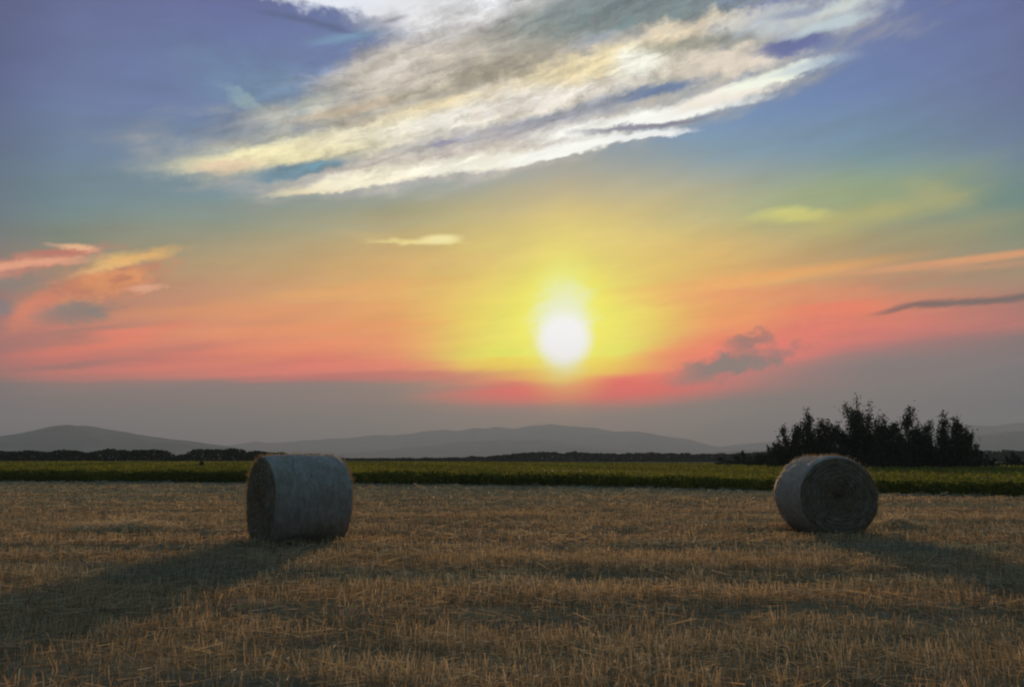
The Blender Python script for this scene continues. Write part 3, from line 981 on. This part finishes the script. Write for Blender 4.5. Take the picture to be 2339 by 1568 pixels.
def bale(loc, rz, dia, length, seed, label):
    root = empty("hay_bale", loc, rz)
    Rr = dia / 2
    nA, nX = 128, 40
    r = random.Random(seed)

    def surf(an, t):
        """radius of the bale at this angle (0 = top) and place along its length (-1..1)"""
        edge = 1 - 0.055 * max(0.0, (abs(t) - 0.80) / 0.20) ** 2.0
        n = fbm(math.cos(an) * 1.5 + seed, math.sin(an) * 1.5, t * 1.1, 4)
        n2 = fbm(math.cos(an) * 5 + seed, math.sin(an) * 5, t * 9, 3)
        band = 0.004 * math.sin(t * 46 + 2 * n)
        rr_ = Rr * edge * (1 + 0.030 * n + 0.012 * n2) + band
        y, z = math.sin(an) * rr_, math.cos(an) * rr_
        low = -Rr * 0.90
        if z < low:                               # sits flat under its own weight
            z = low + (z - low) * 0.08
            y *= 1.03
        if z > 0:
            z *= 0.985
        return y, z + Rr * 0.905

    V, F = [], []
    for i in range(nX + 1):
        t = -1 + 2 * i / nX
        for j in range(nA):
            y, z = surf(2 * math.pi * j / nA, t)
            V.append((t * length / 2, y, z - Rr * 0.905))
    for i in range(nX):
        for j in range(nA):
            a, b2 = i * nA + j, i * nA + (j + 1) % nA
            F.append((a, b2, b2 + nA, a + nA))
    body = mesh_obj("net_wrap", V, F, m_net, root, smooth=True)
    body.location = (0, 0, Rr * 0.905)
    for s in (-1, 1):
        V, F = [], []
        nR = 34
        for k in range(nR):
            f = 1 - k / nR
            for j in range(nA):
                an = 2 * math.pi * j / nA
                y, z = surf(an, s * 1.0)
                z -= Rr * 0.905
                spir = math.sin(f * 62 + an * 1.0)
                dx = 0.045 * (1 - f ** 5) - 0.065 * (1 - f) ** 3 * 2 + 0.010 * spir * (f < 0.97) + 0.018 * fbm(y * 5, z * 5, seed + s, 4) * (f < 0.99)
                if k == 0:
                    dx = -0.012
                V.append((s * (length / 2 + dx), y * f * (0.992 if k == 0 else 1), z * f * (0.992 if k == 0 else 1)))
        V.append((s * (length / 2 - 0.09), 0, 0))
        for k in range(nR - 1):
            for j in range(nA):
                a, b2 = k * nA + j, k * nA + (j + 1) % nA
                F.append((a, b2, b2 + nA, a + nA) if s > 0 else (b2, a, a + nA, b2 + nA))
        for j in range(nA):
            a, b2 = (nR - 1) * nA + j, (nR - 1) * nA + (j + 1) % nA
            F.append((a, b2, len(V) - 1) if s > 0 else (b2, a, len(V) - 1))
        e = mesh_obj("end_face", V, F, m_end, root, smooth=True)
        e.location = (0, 0, Rr * 0.905)
        # frayed straws standing out of the end
        n = 2600
        rad = np.sqrt(rng.random(n)) * Rr * 0.97
        an = rng.uniform(0, 2 * math.pi, n)
        P0 = np.stack([np.full(n, s * (length / 2 + 0.02)), np.sin(an) * rad, np.maximum(np.cos(an) * rad, -Rr * 0.88) ], -1)
        tang = np.stack([np.zeros(n), np.cos(an), -np.sin(an)], -1)
        D = tang * rng.normal(0, 1, (n, 1)) + rng.normal(0, 0.35, (n, 3))
        D[:, 0] = np.abs(D[:, 0]) * s * 0.8 + 0.12 * s
        D *= (rng.uniform(0.04, 0.13, n) / (np.linalg.norm(D, axis=1) + 1e-9)).reshape(-1, 1)
        V2, F2 = straw_strips(P0, D, 0.006)
        fr = mesh_obj("frayed_straw", V2, F2, m_straw, e)
        set_attr(fr, "tone", np.repeat(rng.random(n) * 0.6, 4))
        fr['kind'] = 'stuff'
    # stray straws through the net
    n = 3600
    an = rng.uniform(0, 2 * math.pi, n)
    tt = rng.uniform(-0.97, 0.97, n)
    P0 = np.array([(t_ * length / 2, *[v for v in surf(a_, t_)]) for a_, t_ in zip(an, tt)])
    P0[:, 2] -= Rr * 0.905
    D = np.stack([rng.normal(0, 1, n), np.sin(an), np.cos(an)], -1) + rng.normal(0, 0.4, (n, 3))
    D *= (rng.uniform(0.02, 0.085, n) / np.linalg.norm(D, axis=1)).reshape(-1, 1)
    V2, F2 = straw_strips(P0, D, 0.005)
    fr = mesh_obj("stray_straw", V2, F2, m_straw, body)
    set_attr(fr, "tone", np.repeat(rng.random(n) * 0.8, 4))
    fr['kind'] = 'stuff'
    tag(root, label, "hay bale", "round hay bales on the stubble")
    return root


p = gp(667, 1244)
bl = p.normalized()
bale_a = bale(Vector((p.x, p.y + 0.35, 0.0)), R(0), 1.70, 1.42, 2, "round bale seen broadside, its curved side facing us and its straw end turned left")
bale_a.rotation_euler.z = R(35)
p2 = gp(1905, 1222)
bale_b = bale(Vector((p2.x, p2.y + 0.4, 0.0)), R(0), 1.68, 1.30, 11, "round bale with its flat end facing us, in front of the dark trees")
bale_b.rotation_euler.z = R(-86)

# ------------------------------------------------------------------ stubble and loose straw
PARTS_P, PARTS_D, PARTS_W, PARTS_T, PARTS_H = [], [], [], [], []


def band(d0, d1, dens, hgt, wid, lying):
    area = 0.82 * (d1 * d1 - d0 * d0)
    n = int(area * dens)
    d = np.sqrt(rng.uniform(d0 * d0, d1 * d1, n))
    x = rng.uniform(-0.82, 0.82, n) * d
    y = d
    if not lying:                                    # drilled rows
        wob = 0.25 * np.sin(x * 0.23) + 0.1 * np.sin(x * 0.9)
        sp = 0.17
        y = np.round((y + wob) / sp) * sp - wob + rng.normal(0, 0.022, n)
        x = x + rng.normal(0, 0.02, n)
    k = y < edge_y(x) - 0.3
    # patches of thinner and thicker stubble
    # thinner and thicker patches, drawn out along the swaths, and tufts within them
    pat = 1.6 * vnoise(x * 0.35, y * 1.1, 3) + 1.5 * vnoise(x * 2.6, y * 3.2, 4, 2)
    k &= rng.random(n) < np.clip(0.62 + 0.42 * pat, 0.10, 1)
    x, y = x[k], y[k]
    pat = pat[k]
    n = len(x)
    z = relief(x, y)
    if lying:
        ang = rng.uniform(0, 2 * math.pi, n)
        D = np.stack([np.cos(ang), np.sin(ang), rng.normal(0.05, 0.16, n)], -1) * (rng.uniform(0.5, 1.3, n) * hgt).reshape(-1, 1)
        z = z + rng.uniform(0.005, 0.10, n)
    else:
        D = np.stack([rng.normal(0, 0.22, n), rng.normal(0, 0.22, n), np.ones(n)], -1) * (rng.uniform(0.45, 1.15, n) * hgt * (1 + 0.18 * np.clip(pat, -2, 2))).reshape(-1, 1)
    PARTS_P.append(np.stack([x, y, z], -1))
    PARTS_D.append(D)
    PARTS_W.append(rng.uniform(0.7, 1.3, n) * wid)
    sw = np.sin((y + 1.2 * vnoise(x * 0.10, y * 0.2, 12)) * 2 * math.pi / 3.1 + 0.6 * np.sin(y * 0.35))
    hue = np.clip((y - 22) / 14, 0, 1) * 0.70 + 0.95 * vnoise(x * 0.14, y * 0.6, 8) + 0.30 * sw + 0.10 - 0.38 * np.clip((9.5 - y) / 3, 0, 1)
    PARTS_H.append(np.clip(hue + rng.normal(0, 0.12, n), 0, 1))
    PARTS_T.append(np.clip(rng.random(n) * 0.75 + 0.12 * pat, 0, 1))


band(3.2, 8, 640, 0.15, 0.0060, False)
band(8, 13, 480, 0.15, 0.0075, False)
band(13, 22, 210, 0.14, 0.012, False)
band(22, 34, 70, 0.13, 0.020, False)
band(34, 70, 22, 0.12, 0.032, False)
band(3.2, 8, 420, 0.20, 0.006, True)
band(8, 14, 260, 0.24, 0.009, True)
band(14, 26, 110, 0.28, 0.014, True)
band(26, 70, 22, 0.36, 0.026, True)
V, F = straw_strips(np.concatenate(PARTS_P), np.concatenate(PARTS_D), np.concatenate(PARTS_W))
st = mesh_obj("stubble", V, F, m_straw)
set_attr(st, "tone", np.repeat(np.concatenate(PARTS_T), 4))
set_attr(st, "weathered", np.repeat(np.concatenate(PARTS_H), 4))
tag(st, "cut straw stubble and loose straw covering the near field", "stubble", kind='stuff')


# heaps of loose straw left by the baler
def heap(px, py, w, h, n, label, seed):
    r = np.random.default_rng(seed)
    p = gp(px, py)
    a = r.uniform(0, 2 * math.pi, n)
    rad = np.sqrt(r.random(n))
    x = np.cos(a) * rad * w * (1 + 0.15 * np.sin(3 * a + seed))
    y = np.sin(a) * rad * w * 0.55
    z = h * (1 - rad ** 2) * r.random(n) ** 0.4 * (0.85 + 0.3 * np.sin(x * 5))
    P0 = np.stack([x, y, z + 0.02], -1)
    an = r.uniform(0, 2 * math.pi, n)
    D = np.stack([np.cos(an), np.sin(an), r.normal(0.1, 0.35, n)], -1) * r.uniform(0.08, 0.26, n).reshape(-1, 1)
    V, F = straw_strips(P0, D, 0.014)
    o = mesh_obj("straw_heap", V, F, m_straw)
    o.location = (p.x, p.y, 0)
    set_attr(o, "tone", np.repeat(0.5 + 0.5 * r.random(n), 4))
    tag(o, label, "straw heap", "heaps of loose straw")


heap(285, 1212, 1.2, 0.17, 3600, "low wide heap of loose straw left of the nearer bale", 1)
heap(2040, 1206, 0.45, 0.20, 1500, "small bright heap of loose straw against the right side of the far bale", 2)

# ------------------------------------------------------------------ haze
hz = 350.0
V = [(x, y, z) for z in (-1.4, hz) for y in (-7060, 7060) for x in (-7060, 7060)]
F = [(0, 2, 3, 1), (4, 5, 7, 6), (0, 1, 5, 4), (2, 6, 7, 3), (0, 4, 6, 2), (1, 3, 7, 5)]
m_haze = bpy.data.materials.new("haze")
m_haze.use_nodes = True
m_haze.node_tree.nodes.clear()
pv = m_haze.node_tree.nodes.new('ShaderNodeVolumePrincipled')
pv.inputs['Color'].default_value = (0.34, 0.44, 0.60, 1)
pv.inputs['Density'].default_value = 0.00025
pv.inputs['Anisotropy'].default_value = 0.2
mo = m_haze.node_tree.nodes.new('ShaderNodeOutputMaterial')
m_haze.node_tree.links.new(pv.outputs[0], mo.inputs['Volume'])
haze = mesh_obj("haze", V, F, m_haze)
tag(haze, "thin dusk haze over the fields and hills", "haze", kind='stuff')
